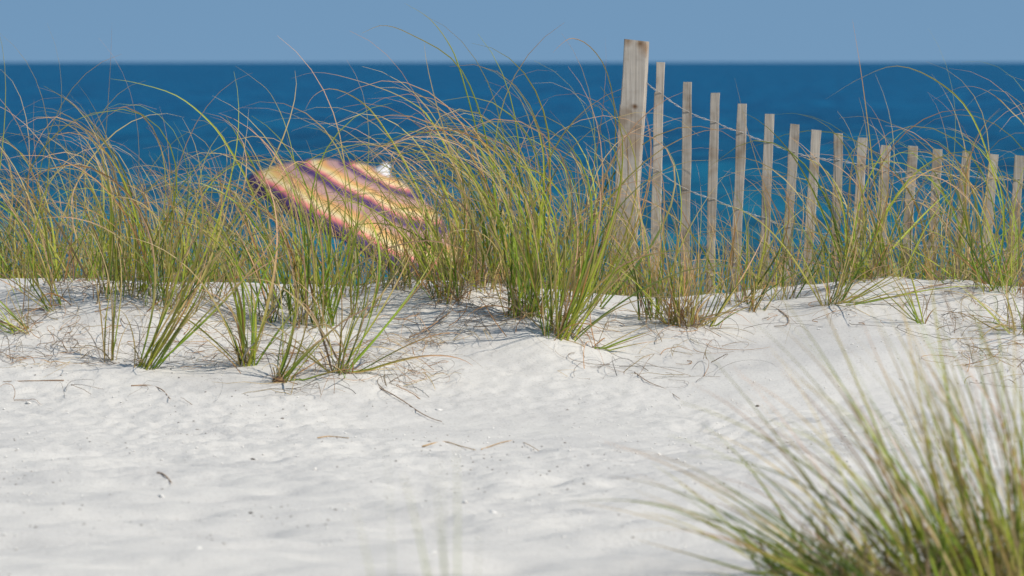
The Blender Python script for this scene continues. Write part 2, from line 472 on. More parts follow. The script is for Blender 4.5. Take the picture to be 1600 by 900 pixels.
# each clump: root pixel, count, leaf length range, lean (+ right), fan, bend, spread, dry share, label
FRONT = [
    # px, py,  n, Lmin, Lmax, lean, fan, bend, radius, dry, label
    (38, 527, 16, .18, .42, -.75, .30, .5, .05, .15, "low grass clump swept left at the photo's left edge"),
    (88, 503, 14, .20, .50, -.45, .30, .6, .05, .25, "small thin grass tuft just right of the low clump at the left edge"),
    (125, 470, 26, .35, .85, -.10, .30, .9, .09, .3, "tall loose grass clump on the crest left of the densest dark green clump"),
    (196, 502, 60, .35, 1.05, .02, .16, .85, .10, .12, "dense upright dark green grass clump at left with a wide base"),
    (170, 566, 7, .30, .62, .02, .06, .35, .02, .35, "single thin upright grass shoot in front of the dense dark clump"),
    (222, 584, 22, .30, .66, .48, .12, .4, .035, .1, "grass clump leaning hard right, lowest of the left group"),
    (262, 512, 44, .45, 1.05, .18, .22, .9, .09, .15, "tall grass clump leaning right, just right of the dense dark clump"),
    (386, 582, 30, .25, .62, -.14, .22, .55, .03, .05, "narrow fresh green clump with a brown foot standing alone on the slope"),
    (415, 512, 14, .30, .75, -.05, .22, .8, .04, .2, "sparse thin grass tuft between the narrow clump and the tall central-left clump"),
    (488, 520, 62, .45, 1.12, .02, .17, .85, .09, .12, "tall bushy green clump below the umbrella's left half"),
    (318, 486, 26, .30, .80, .02, .30, .9, .09, .3, "loose tuft on the slope between the two tall left clumps, above the narrow one"),
    (452, 492, 20, .30, .75, -.10, .28, .9, .07, .25, "loose tuft on the slope just left behind the tall bushy clump"),
    (545, 478, 22, .30, .62, .05, .30, .9, .07, .3, "low loose tuft on the crest directly below the umbrella's middle"),
    (60, 478, 20, .30, .80, -.10, .30, .9, .09, .3, "loose tuft on the crest above the low clump at the left edge"),
    (436, 602, 17, .20, .48, .50, .26, .45, .025, .08, "short clump leaning right with its brown root ball bare"),
    (532, 598, 26, .22, .58, .45, .42, .5, .03, .3, "splayed clump with an orange foot and wide fan of leaves"),
    (566, 500, 14, .3, .65, .25, .25, .6, .05, .2, "small green tuft behind the splayed orange-footed clump"),
    (618, 472, 24, .30, .62, .12, .18, .7, .06, .12, "dark green clump on the crest under the umbrella pole"),
    (648, 466, 16, .30, .70, .00, .22, .9, .05, .3, "rusty-footed clump on the crest under the umbrella's right edge"),
    (702, 502, 34, .35, .80, -.22, .20, .7, .06, .18, "clump leaning left beside the mat of dead stalks"),
    (742, 492, 40, .50, 1.15, -.06, .20, .95, .09, .2, "tall arching clump rising from the mat of grey dead stalks"),
    (782, 478, 44, .55, 1.25, -.02, .18, 1.0, .10, .2, "tallest arching clump near the middle, tips crossing the horizon"),
    (816, 533, 60, .50, 1.22, .06, .15, .9, .06, .15, "large dense upright clump in the middle of the photo"),
    (872, 553, 54, .40, 1.05, .26, .22, .75, .05, .1, "large green clump leaning right, lowest of the middle group"),
    (905, 500, 40, .40, 1.10, .20, .22, .9, .08, .2, "tall clump behind the right-leaning middle one, left of the thick post"),
    (925, 560, 6, .20, .27, 1.25, .10, .1, .015, .1, "few green leaves lying flat on the sand right of the middle group"),
    (1018, 520, 24, .35, .75, .00, .16, .7, .05, .25, "green half of the red-stemmed tuft below the thick post"),
    (1066, 530, 46, .12, .52, .10, .30, .5, .05, .55, "reddish brown tuft of fine stems standing below the first two slats"),
    (1100, 522, 14, .20, .55, .35, .25, .7, .03, .2, "thin yellow-green tuft just right of the reddish tuft"),
    (1152, 486, 22, .25, .62, .20, .28, .6, .05, .2, "small bright clump below the fourth and fifth slats"),
    (1180, 492, 14, .25, .55, .42, .20, .5, .03, .15, "few leaves leaning right beside the small bright clump"),
    (1226, 466, 16, .25, .60, .00, .30, .6, .05, .2, "short upright tuft on the crest below the sixth slat"),
    (1300, 487, 34, .25, .62, .45, .50, .45, .035, .08, "bright green clump fanning both ways below the ninth slat"),
    (1336, 456, 40, .35, .85, -.08, .30, .7, .07, .12, "thick green clump on the crest in front of the tenth and eleventh slats"),
    (1388, 452, 28, .30, .70, -.35, .35, .6, .06, .2, "clump swept left on the crest under the eleventh slat"),
    (1440, 508, 10, .25, .45, -.30, .35, .3, .015, .05, "small tuft of crossing green shoots alone on the right slope"),
    (1500, 455, 40, .25, .70, .05, .45, .8, .10, .4, "wide straw-coloured clump on the crest under the thirteenth slat"),
    (1562, 470, 40, .30, .80, .05, .35, .8, .09, .25, "green clump on the crest near the right edge of the photo"),
    (1596, 528, 22, .25, .60, .1, .45, .9, .07, .4, "tangled dry clump on the slope at the right edge"),
]
# clumps rooted beyond the crest, their upper leaves seen over it
REAR = [
    (-25, 20.9, 40, .7, 1.25, .0, .30, 1.0, .2, "tall tangle beyond the crest cut off by the photo's left edge"),
    (25, 20.8, 60, .6, 1.15, .0, .28, 1.0, .25, "tall orange-tipped clump beyond the crest, second from the left edge"),
    (85, 21.2, 55, .6, 1.10, .0, .28, 1.1, .25, "bowed clump beyond the crest, third from the left edge"),
    (150, 20.9, 55, .6, 1.15, .05, .28, 1.0, .3, "clump beyond the crest behind the dense dark green clump"),
    (228, 21.3, 55, .6, 1.12, .0, .28, 1.05, .25, "feathery clump beyond the crest at left, tips over dark water"),
    (300, 20.9, 55, .6, 1.05, .0, .28, 1.1, .25, "wide bowed clump beyond the crest left of the umbrella"),
    (368, 21.3, 44, .55, 1.0, .0, .28, 1.1, .25, "thin clump beyond the crest below the umbrella's left tip"),
    (440, 21.0, 34, .5, .95, .0, .25, 1.0, .25, "sparse clump beyond the crest in front of the umbrella's left half"),
    (545, 21.0, 16, .3, .6, .0, .28, 1.0, .35, "short sparse clump beyond the crest beside the umbrella pole"),
    (665, 20.9, 46, .6, 1.15, -.05, .25, 1.0, .2, "clump beyond the crest covering the umbrella's right edge"),
    (725, 21.2, 60, .75, 1.35, -.05, .22, 1.0, .22, "high clump beyond the crest right of the umbrella"),
    (790, 20.9, 64, .75, 1.35, .0, .24, 1.0, .22, "high clump beyond the crest at the middle of the photo"),
    (850, 21.2, 60, .7, 1.28, .0, .24, 1.0, .22, "high clump beyond the crest, second to the left of the post"),
    (915, 20.9, 56, .6, 1.15, .05, .25, 1.0, .22, "high clump beyond the crest just left of the post"),
    (985, 20.75, 50, .35, .85, .0, .35, .9, .25, "clump hiding the foot of the thick post"),
    (1045, 20.75, 44, .3, .78, .0, .35, .9, .25, "clump hiding the feet of the first and second slats"),
    (1110, 20.75, 44, .3, .75, .0, .35, .9, .25, "clump hiding the foot of the third slat"),
    (1175, 20.8, 44, .3, .80, .05, .35, .9, .25, "clump hiding the feet of the fourth and fifth slats"),
    (1245, 20.8, 44, .3, .80, .0, .35, .9, .22, "clump hiding the feet of the sixth and seventh slats"),
    (1318, 20.8, 48, .4, .95, .0, .32, .9, .2, "clump among the eighth and ninth slats"),
    (1385, 20.85, 48, .4, .95, .0, .32, .95, .22, "clump among the tenth and eleventh slats"),
    (1448, 20.85, 50, .5, 1.05, .0, .30, 1.0, .25, "bowed clump among the twelfth and thirteenth slats"),
    (1520, 20.8, 56, .5, 1.12, .05, .30, 1.0, .3, "bowed straw-tipped clump in front of the fourteenth slat"),
    (1590, 20.8, 56, .5, 1.15, .05, .30, 1.0, .25, "tall bowed clump beyond the crest at the photo's right edge"),
    (1660, 20.9, 40, .5, 1.1, .0, .30, 1.0, .25, "clump beyond the crest past the right end of the visible fence"),
]
# leaves worth drawing one by one: pixels from the tip to the root, (clump label key), colours, width
HERO = [
    ([(173, 123), (215, 130), (275, 149), (322, 185), (355, 227), (400, 315), (436, 440)], 21.0, "sparse clump beyond the crest in front of the umbrella's left half", YGREEN, YGREEN, .0085),
    ([(352, 180), (372, 215), (400, 267), (432, 340), (455, 440)], 21.0, "sparse clump beyond the crest in front of the umbrella's left half", YGREEN, GREEN, .0085),
    ([(477, 171), (492, 150), (519, 138), (558, 150), (599, 187), (661, 293), (695, 400), (702, 470)], 20.3, "clump leaning left beside the mat of dead stalks", PINK, YGREEN, .007),
    ([(454, 123), (501, 113), (573, 129), (640, 155), (680, 190), (725, 290), (745, 440)], 20.3, "tall arching clump rising from the mat of grey dead stalks", PINK, YGREEN, .007),
    ([(565, 52), (600, 40), (645, 55), (715, 100), (755, 190), (775, 320), (784, 470)], 20.2, "tallest arching clump near the middle, tips crossing the horizon", STRAW, GREEN, .0065),
    ([(632, 5), (670, 28), (700, 65), (720, 110), (752, 230), (778, 380), (786, 474)], 20.2, "tallest arching clump near the middle, tips crossing the horizon", OLIVE, GREEN, .006),
    ([(368, 103), (398, 122), (430, 150), (460, 220), (480, 340), (487, 500)], 19.6, "tall bushy green clump below the umbrella's left half", TAN, YGREEN, .006),
    ([(864, 82), (878, 68), (895, 60), (922, 73), (949, 115), (962, 200), (950, 330), (915, 440)], 20.7, "high clump beyond the crest just left of the post", PINK, OLIVE, .006),
    ([(1290, 155), (1343, 123), (1402, 103), (1466, 128), (1519, 182), (1558, 294), (1588, 440)], 20.8, "tall bowed clump beyond the crest at the photo's right edge", TAN, YGREEN, .007),
    ([(1456, 157), (1505, 135), (1544, 143), (1578, 172), (1612, 215), (1655, 330), (1664, 440)], 20.9, "clump beyond the crest past the right end of the visible fence", PINK, OLIVE, .007),
    ([(1332, 30), (1345, 110), (1357, 200), (1368, 300), (1384, 440)], 20.8, "clump among the tenth and eleventh slats", RUST, OLIVE, .006),
    ([(1148, 122), (1170, 210), (1195, 290), (1228, 360), (1244, 440)], 20.75, "clump hiding the feet of the sixth and seventh slats", STRAW, RUST, .007),
    ([(175, 35), (172, 110), (166, 200), (158, 300), (150, 440)], 20.9, "clump beyond the crest behind the dense dark green clump", PINK, OLIVE, .004),
]

front_pos = []
for c in FRONT:
    x, y = on_ground(c[0], c[1])
    front_pos.append((x, y))
    if c[2] >= 20: MOUNDS.append((x, y, 0.018 + 0.0004 * c[2], 0.16))
for i in (3, 6, 21, 22): 
    x, y = front_pos[i]; MOUNDS.append((x - 0.1, y + 0.15, 0.03, 0.35))

# ---- the sand sheet and the sea
xa = axis(-2.25, 2.25, 0.016, -160, 160)
ya = axis(11.2, 21.4, 0.018, -30, 260)
X, Y = np.meshgrid(xa, ya)
sand = grid_mesh("sand", X, Y, ground(X, Y), M_SAND)
tag(sand, "white sand dune rising to a low crest", None, None, "structure")

rows = np.concatenate([np.geomspace(70, 1500, 300), np.geomspace(1700, 60000, 30)])
uu = np.linspace(-0.5, 0.5, 420)
U, R = np.meshgrid(uu, rows)
SX = U * (R * 0.55 + 60) * np.where(R > 1500, 4, 1) ** 1
amp = np.clip(1 - R / 1500, 0, 1)
wz = 0.16 * vnoise(SX * 0.10 + 0.3 * vnoise(SX * .03, R * .03, 22) * 3, R * 0.22, 21) + 0.06 * vnoise(SX * 0.28, R * 0.5, 23)
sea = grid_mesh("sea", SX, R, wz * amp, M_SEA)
tag(sea, "deep blue open sea reaching the horizon", None, None, "structure")

# ------------------------------------------------------------------ sand fence
fence_y = 20.6
def fence_Y(px): return 20.95 + 0.25 * (px - 975) / 600.0
fx, fy = pix(990, 450, fence_Y(990))[0], fence_Y(990)
fence = empty("sand_fence", (fx, fy, gz(fx, fy)))
tag(fence, "weathered grey wooden sand fence of thin slats strung from one thick post", "fence")
FO = np.array(fence.location)

def plank(name, top_px, top_py, low_px, low_py, width, thick, length, mat, seed, notch=None, yaw=0.0, skew=0.0):
    """a sawn board standing in the sand, edges slightly worn; its own origin at its top centre"""
    r = np.random.default_rng(seed)
    Yd = fence_Y(top_px)
    T, B = pix(top_px, top_py, Yd), pix(low_px, low_py, Yd + 0.0)
    ax = (B - T); ax /= np.linalg.norm(ax)
    side = np.array([math.cos(yaw), math.sin(yaw), 0]); side -= ax * np.dot(side, ax); side /= np.linalg.norm(side)
    fr = np.cross(ax, side)
    N = 28
    ts = np.linspace(0, length, N)
    if notch: ts = np.sort(np.append(ts, [notch[0] - 0.004, notch[0]]))
    V, Fc = [], []
    bow = r.normal() * 0.004
    b = min(0.0016, thick * 0.14) if thick < 0.03 else 0.0035
    ph = r.uniform(0, 9)
    for i, t in enumerate(ts):
        wl_ = width / 2 + 0.0012 * math.sin(t * 17 + ph) + r.normal() * 0.0004
        wr_ = width / 2 + 0.0012 * math.sin(t * 13 + 2 * ph) + r.normal() * 0.0004
        if notch and t < notch[0]: wl_ -= notch[1]
        h = thick / 2
        dz = 0.0
        c = ax * t + side * (bow * math.sin(t / length * math.pi)) 
        ring = [(-wl_, -h + b), (-wl_ + b, -h), (wr_ - b, -h), (wr_, -h + b), (wr_, h - b), (wr_ - b, h), (-wl_ + b, h), (-wl_, h - b)]
        for (u, w) in ring:
            tip = skew * u if i == 0 else 0
            V.append(c + side * u + fr * w + ax * tip)
    for i in range(len(ts) - 1):
        for k in range(8):
            a0, a1 = i * 8 + k, i * 8 + (k + 1) % 8
            Fc.append((a0, a1, a1 + 8, a0 + 8))
    Fc.append(tuple(reversed(range(8)))); Fc.append(tuple(range((len(ts) - 1) * 8, len(ts) * 8)))
    o = mesh_obj(name, V, Fc, mat, fence, None, False)
    o.location = T - FO
    return o, T, ax

M = 420.0 / 8400 * 0
post, pT, pA = plank("fence_post", 995, 63, 979, 310, 0.094, 0.089, 1.75, M_POST, 1, notch=(0.255, 0.0025), yaw=-0.12, skew=0.05)
SLATS = [  # top x, top y, a lower point on the slat
    (1031, 97, 1026, 330), (1074, 128, 1070, 380), (1118, 145, 1113, 390), (1160, 162, 1152, 340), (1202, 178, 1194, 350),
    (1242, 194, 1233, 330), (1276, 203, 1269, 338), (1310, 208, 1304, 380), (1348, 215, 1342, 352), (1384, 227, 1375, 410),
    (1426, 228, 1412, 430), (1465, 233, 1458, 380), (1511, 236, 1495, 405), (1553, 241, 1543, 352), (1594, 243, 1583, 370),
    (1640, 247, 1626, 400), (1683, 250, 1676, 400)]
tops = []
for i, (a, b, c, d) in enumerate(SLATS):
    o, T, ax = plank("slat", a, b, c, d, random.uniform(0.036, 0.040), 0.011, 1.2, M_SLAT, 20 + i,
                     notch=(0.118, 0.005) if i == 0 else None, yaw=random.uniform(-0.16, 0.02), skew=random.uniform(-0.03, 0.05))
    tops.append((T, ax))

def tube(V, Fc, pts, r0, r1=None, sides=5):
    pts = np.asarray(pts, float); r1 = r0 if r1 is None else r1
    d = np.gradient(pts, axis=0); d /= np.linalg.norm(d, axis=1)[:, None] + 1e-9
    ref = np.array([0.21, 0.33, 0.92]) if abs(d[0][2]) < 0.8 else np.array([0.9, 0.3, 0.1])
    s = np.cross(d, ref); s /= np.linalg.norm(s, axis=1)[:, None] + 1e-9
    n = np.cross(s, d)
    b = len(V)
    rr = np.linspace(r0, r1, len(pts))
    for i in range(len(pts)):
        for k in range(sides):
            a = 2 * math.pi * k / sides
            V.append(pts[i] + (s[i] * math.cos(a) + n[i] * math.sin(a)) * rr[i])
    for i in range(len(pts) - 1):
        for k in range(sides):
            a0, a1 = b + i * sides + k, b + i * sides + (k + 1) % sides
            Fc.append((a0, a1, a1 + sides, a0 + sides))
    Fc.append(tuple(reversed(range(b, b + sides)))); Fc.append(tuple(range(b + (len(pts) - 1) * sides, b + len(pts) * sides)))

# two wires twisted between the slats, at three heights
for drop0, drop1 in ((0.115, 0.088), (0.42, 0.36), (0.72, 0.66)):
    path = [pT + pA * (drop0 + 0.045) + np.array([0.045, -0.01, 0])]
    for i, (T, ax) in enumerate(tops):
        k = i / (len(tops) - 1)
        path.append(T + ax * (drop0 * (1 - k) + drop1 * k))
    for ph in (0, 1):
        pts = []
        for i in range(len(path) - 1):
            A, B = path[i], path[i + 1]
            for q in range(16):
                u = q / 16
                e = 0.0085 if i > 0 else 0.0085 * min(1, u * 2)
                # front of one slat, behind it for the other wire, twisting in the gap
                ang = math.pi * (2 * u) + math.pi * ph
                gap = smooth(abs(u - 0.5) * 2.6 - 0.3)
                off = np.array([0, -math.cos(math.pi * ph) * e, 0]) * gap + np.array([0, -math.cos(ang * 2 + math.pi*ph), math.sin(ang * 2+ math.pi*ph)]) * 0.0028 * (1 - gap)
                pts.append(A + (B - A) * u + off + np.array([0, 0, -0.006 * math.sin(math.pi * u)]))
        V, Fc = [], []
        tube(V, Fc, np.array(pts) - FO, 0.0013, None, 5)
        mesh_obj("wire", V, Fc, M_WIRE, fence)

# ------------------------------------------------------------------ beach umbrella on the lower beach
UY = 45.0
rimC = pix(562, 348, UY)                          # middle of the rim
gxu, gyu = rimC[0] + 0.02, UY
umb = empty("beach_umbrella", (gxu, gyu, gz(gxu, gyu)))
tag(umb, "tilted beach umbrella with purple, pink and yellow rings beyond the crest", "umbrella")
UO = np.array(umb.location)
axis_u = np.array([math.sin(math.radians(25)), -0.11, math.cos(math.radians(25))]); axis_u /= np.linalg.norm(axis_u)
e1 = np.cross(np.array([0, 1, 0]), axis_u); e1 /= np.linalg.norm(e1)
e2 = np.cross(axis_u, e1)
RAD, RISE, NP = 1.00, 0.46, 8
def canopy_point(a, s, thick=0.0, val=0.0):
    # s: 0 crown .. 1 rim ; between the ribs the cloth sags in towards the frame and the rim is scalloped
    f = (a / (2 * math.pi) * NP) % 1.0
    sag = (math.sin(math.pi * f) ** 1.0)
    r = RAD * s * (1 - 0.05 * sag * s * s)
    h = RISE * (1 - s ** 2.1) - 0.01 * sag * math.sin(math.pi * s) - thick
    flut = (0.026 * math.sin(3 * a + 1.3) + 0.014 * math.sin(7 * a)) * s * s
    return rimC + e1 * (r * math.cos(a)) + e2 * (r * math.sin(a)) + axis_u * (h + flut - val)
for k in range(NP):
    V, UVs, Fc = [], [], []
    NA, NS = 8, 22
    for i in range(NA + 1):
        a = 2 * math.pi * (k + i / NA) / NP
        for j in range(NS + 1):
            s = 0.02 + 0.98 * j / NS
            V.append(canopy_point(a, s) - UO); UVs.append(s * 0.95)
        f = i / NA
        V.append(canopy_point(a, 1.0, 0, 0.075 + 0.02 * math.sin(math.pi * f)) - UO); UVs.append(1.0)   # hanging valance
    W = NS + 2
    for i in range(NA):
        for j in range(W - 1):
            Fc.append((i * W + j, (i + 1) * W + j, (i + 1) * W + j + 1, i * W + j + 1))
    o = mesh_obj("canopy_panel", V, Fc, M_CANOPY, umb)
    uvl = o.data.uv_layers.new(name="UVMap")
    for lp in o.data.loops: uvl.data[lp.index].uv = (UVs[lp.vertex_index], 0.5)
    md = o.modifiers.new("cloth", 'SOLIDIFY'); md.thickness = 0.003
for k in range(NP):
    a = 2 * math.pi * k / NP
    V, Fc = [], []
    tube(V, Fc, [canopy_point(a, s, 0.012) - UO for s in np.linspace(0.03, 0.99, 10)], 0.005, 0.003, 5)
    mesh_obj("rib", V, Fc, M_POLE, umb)
crown = rimC + axis_u * RISE
joint = rimC - axis_u * 0.18
foot = np.array([joint[0] - 0.03, joint[1], gz(joint[0], joint[1]) - 0.25])
V, Fc = [], []
tube(V, Fc, [crown - axis_u * 0.02 - UO, rimC - UO, joint - UO], 0.014, 0.014, 10)
mesh_obj("upper_pole", V, Fc, M_POLE, umb)
V, Fc = [], []
tube(V, Fc, [joint + np.array([0, 0, .03]) - UO, (joint + foot) / 2 - UO, foot - UO], 0.022, 0.022, 12)
mesh_obj("pole", V, Fc, M_POLE, umb)
V, Fc = [], []
prof = [(-0.03, 0.070), (-0.005, 0.072), (0.02, 0.062), (0.04, 0.045), (0.06, 0.042), (0.08, 0.034), (0.092, 0.018), (0.096, 0.004)]
for h, r in prof:
    for q in range(14):
        a = 2 * math.pi * q / 14
        V.append(crown + axis_u * h + (e1 * math.cos(a) + e2 * math.sin(a)) * r - UO)
for i in range(len(prof) - 1):
    for q in range(14):
        a0, a1 = i * 14 + q, i * 14 + (q + 1) % 14
        Fc.append((a0, a1, a1 + 14, a0 + 14))
Fc.append(tuple(range((len(prof) - 1) * 14, len(prof) * 14)))
mesh_obj("finial_cap", V, Fc, M_CAP, umb)

# ------------------------------------------------------------------ the clumps of sea oats
def make_clump(x, y, n, Lmin, Lmax, lean, fan, bend, radius, dry, label, group, heroes=10, wbase=.0072, thatch=0, leafN=14, skewL=1.15):
    z = gz(x, y)
    root = empty("sea_oats_clump", (x, y, z))
    tag(root, label, "grass clump", group)
    O = np.array([x, y, z])
    specs = []
    for i in range(n):
        rr = radius * math.sqrt(rng.random()); ra = rng.uniform(0, 2 * math.pi)
        ox, oy = rr * math.cos(ra), rr * math.sin(ra)
        L = Lmin + (Lmax - Lmin) * rng.random() ** skewL
        t = lean + rng.normal() * fan + 0.8 * ox / max(radius, .02) * fan * 0.6
        ty = rng.normal() * fan * 0.9
        tilt = min(1.35, math.hypot(t, ty)); az = math.atan2(ty, t)
        lf = (L - 0.2) / 0.9
        b = bend * rng.uniform(0.5, 2.1) * max(0.35, min(1.9, 0.45 + 1.35 * lf))
        specs.append((L, (ox, oy), az, tilt, b))
    specs.sort(key=lambda q: -q[0])
    rest = Blades(); nd = Blades()
    for i, (L, (ox, oy), az, tilt, b) in enumerate(specs):
        p = np.array([x + ox, y + oy, gz(x + ox, y + oy) - 0.02])
        wdir = (-1 + rng.normal() * 0.25, rng.normal() * 0.5, 0)
        if rng.random() < 0.2: wdir = (1, rng.normal() * 0.5, 0)
        P = arch(p, L, az, tilt, b, N=leafN, power=rng.uniform(0.8, 2.0), wind=wdir, droop=rng.uniform(0.25, 1.3))
        gzs = ground(P[:, 0], P[:, 1]) + 0.004
        P[1:, 2] = np.maximum(P[1:, 2], np.where(P[1:, 1] < 24, gzs[1:], P[1:, 2]))
        c0, c1 = leaf_colours(dry)
        w = wbase * rng.uniform(0.6, 1.15) * (0.75 + 0.35 * min(1, L))
        mid = rng.uniform(0.30, 0.75)
        if i < heroes:
            B = Blades(); B.add(P, w, c0, c1, mid); B.build("leaf", root, origin=O)
        else: rest.add(P, w, c0, c1, mid)
    if rest.n:
        o = rest.build("leaves", root, origin=O); tag(o, kind="stuff")
    # short dead sheaths at the foot
    nd_n = int(4 + n * 0.35) + thatch
    for i in range(nd_n):
        rr = radius * 1.25 * math.sqrt(rng.random()); ra = rng.uniform(0, 2 * math.pi)
        px_, py_ = x + rr * math.cos(ra), y + rr * math.sin(ra)
        P = arch((px_, py_, gz(px_, py_) - 0.01), rng.uniform(.06, .30), rng.uniform(0, 6.28), abs(rng.normal()) * 0.45 + abs(lean) * 0.3, rng.uniform(0.3, 2.6), N=9,
                 power=0.8, wind=(rng.normal(), rng.normal(), 0), droop=1.0, wob=0.25)
        P[1:, 2] = np.maximum(P[1:, 2], ground(P[1:, 0], P[1:, 1]) + 0.003)
        c = [BROWN, TAN, GREY, RUST, STRAW][rng.integers(5)] * rng.uniform(.7, 1.1)
        nd.add(P, rng.uniform(.003, .006), c, c, fold=0.5)
    o = nd.build("dead_leaves", root, origin=O); tag(o, kind="stuff")
    return root

clumps = {}
for (x, y), c in zip(front_pos, FRONT):
    clumps[c[10]] = make_clump(x, y, int(c[2] * (0.95 if c[1] > 510 else 0.85)), c[3], c[4] * (1.4 if c[1] > 560 else 1.0), c[5], c[6] * (1.3 if c[1] > 560 else 1.2), c[7] * (1.5 if c[1] > 560 else 1.0), c[8], c[9] + (.15 if c[1] > 560 else .05), c[10], "sea oats clumps on the dune slope", thatch=25 if c[0] in (702, 742, 782, 1066) else 0, wbase=.0095 if c[1] > 560 else .0074)
for c in REAR:
    Yd = c[1]; x = (c[0] - 800) / F * Yd
    clumps[c[9]] = make_clump(x, Yd, int(c[2] * (0.15 if 600 < c[0] < 700 else 0.36 if 960 < c[0] < 1370 else 0.5 if c[0] > 1370 or 700 < c[0] < 780 else 0.75)), (.45 if c[0] > 1370 else .28), c[4] * (1.12 if c[0] > 1300 else 1.0), c[5], c[6] * 1.2, c[7], .13, c[8], c[9], "sea oats clumps beyond the crest", wbase=.0060, skewL=1.6)
for pts, Yd, key, ctip, croot, w in HERO:
    P = np.array([pix(a, b, Yd) for a, b in pts])[::-1]
    root = clumps[key]; ro = np.array(root.location)
    if key in [f[10] for f in FRONT]: P[:, 1] += (ro[1] - Yd) * np.linspace(1, 0, len(P))
    P[0] = (P[0][0], P[0][1], gz(P[0][0], P[0][1]) - 0.02)
    P = spline(P, 22)
    B = Blades(); B.add(P, w, croot, ctip, 0.55); B.build("leaf", root, origin=ro)

# fine short grass that fills the ground beyond the crest, nobody could count it
fill = Blades()
dens_x = [-150, 0, 380, 470, 620, 680, 960, 1100, 1300, 1600, 1800]
dens_v = [1.0, 1.0, .9, .4, .4, .9, 1.0, .55, .5, .7, .8]
cnt = 0
while cnt < 2900:
    px_ = rng.uniform(-150, 1780)
    if rng.random() > np.interp(px_, dens_x, dens_v) / 1.1: continue
    cnt += 1
    Yd = 20.45 + 1.3 * rng.random() ** 1.3
    x = (px_ - 800) / F * Yd
    L = rng.uniform(.12, .46) + (rng.random() < 0.25) * rng.uniform(.1, .3)
    if px_ > 980: L *= 0.75
    P = arch((x, Yd, gz(x, Yd) - .01), L, rng.uniform(0, 6.28), abs(rng.normal()) * .42, rng.uniform(.3, 1.9), N=9, power=1.0,
             wind=(-.7 + rng.normal() * .8, rng.normal() * .6, 0), droop=1.0, wob=.12)
    c0, c1 = leaf_colours(0.42)
    fill.add(P, rng.uniform(.0025, .0055), c0, c1, .6)
o = fill.build("dune_grass"); tag(o, "fine short straw and green grass along the back of the crest", "grass", None, "stuff")

# ------------------------------------------------------------------ blurred plants near the camera
def near_clump(px, py, n, Lr, lean, fan, bend, rx, dry, label, leaves_apart, wb=.0068):
    x, y = on_ground(px, py)
    z = gz(x, y)
    root = empty("sea_oats_clump", (x, y, z)); tag(root, label, "grass clump", "out of focus sea oats near the camera")
    O = np.array([x, y, z])
    rest, dead = Blades(), Blades()
    for i in range(n):
        u = rng.uniform(-1, 1)
        ox, oy = rx * u, rng.normal() * max(.12, rx * .6)
        L = Lr[0] + (Lr[1] - Lr[0]) * rng.random() ** 1.2
        t = lean + fan * (-0.5 + 0.55 * u) + rng.normal() * 0.16
        ty = rng.normal() * .22
        p = np.array([x + ox, y + oy, gz(x + ox, y + oy) - .02])
        P = arch(p, L, math.atan2(ty, t), min(1.3, math.hypot(t, ty)), bend * rng.uniform(.3, 1.6), N=15, power=rng.uniform(.8, 1.8), wind=(-1, rng.normal() * .3, 0), droop=rng.uniform(.1, .8))
        P[1:, 2] = np.maximum(P[1:, 2], ground(P[1:, 0], P[1:, 1]) + 0.004)
        c0, c1 = leaf_colours(dry)
        B = Blades() if i < leaves_apart else rest
        B.add(P, wb * rng.uniform(.6, 1.2), c0, c1, rng.uniform(.4, .9))
        if B is not rest: B.build("leaf", root, origin=O)
    if rest.n: tag(rest.build("leaves", root, origin=O), kind="stuff")
    for i in range(int(n * 1.9)):
        ox, oy = rx * 1.1 * rng.uniform(-1, 1), rng.normal() * max(.12, rx * .6)
        p = (x + ox, y + oy, gz(x + ox, y + oy) - .01)
        P = arch(p, rng.uniform(.08, .28), rng.uniform(0, 6.28), abs(rng.normal()) * .6, rng.uniform(.5, 2.4), N=9, power=.8, wind=(rng.normal(), rng.normal(), 0), wob=.2)
        P[1:, 2] = np.maximum(P[1:, 2], ground(P[1:, 0], P[1:, 1]) + 0.003)
        c = [BROWN, BROWN, OLIVE, STRAW, GREEN][rng.integers(5)] * rng.uniform(.5, 1)
        dead.add(P, rng.uniform(.004, .007), c, c)
    tag(dead.build("dead_leaves", root, origin=O), kind="stuff")
    return root
near_clump(1475, 925, 145, (.22, .76), -.04, .85, .50, .22, .2, "big blurred grass clump swept left in the lower right corner", 150)
near_clump(1555, 918, 95, (.28, .95), -.03, .30, .35, .13, .2, "blurred upright grass clump at the right edge of the lower right corner", 70)
near_clump(1280, 905, 34, (.20, .52), -.70, .30, .35, .10, .3, "low blurred grass leaves lying left along the bottom edge", 30)
def wisp(px, Yd, n, top, lean, label):
    x = (px - 800) / F * Yd; z = gz(x, Yd)
    root = empty("sea_oats_clump", (x, Yd, z)); tag(root, label, "grass clump", "out of focus sea oats near the camera")
    O = np.array([x, Yd, z])
    H = pix(px, top, Yd)[2] - z
    for i in range(n):
        p = np.array([x + rng.normal() * .012, Yd + rng.normal() * .02, z - .02])
        P = arch(p, H * rng.uniform(.72, 1.03), rng.uniform(0, 6.28), abs(lean + rng.normal() * .05), rng.uniform(.02, .25), N=15)
        B = Blades(); B.add(P, .006, GREEN, OLIVE, .8); B.build("leaf", root, origin=O)
wisp(608, 8.0, 2, 660, .02, "faint blurred pair of green blades at the bottom edge, left of centre")
wisp(690, 8.2, 7, 670, .06, "faint blurred tuft of green blades at the bottom edge near the centre")
wisp(452, 8.0, 1, 845, .03, "faint blurred yellow blade tip at the bottom edge left of the green blades")

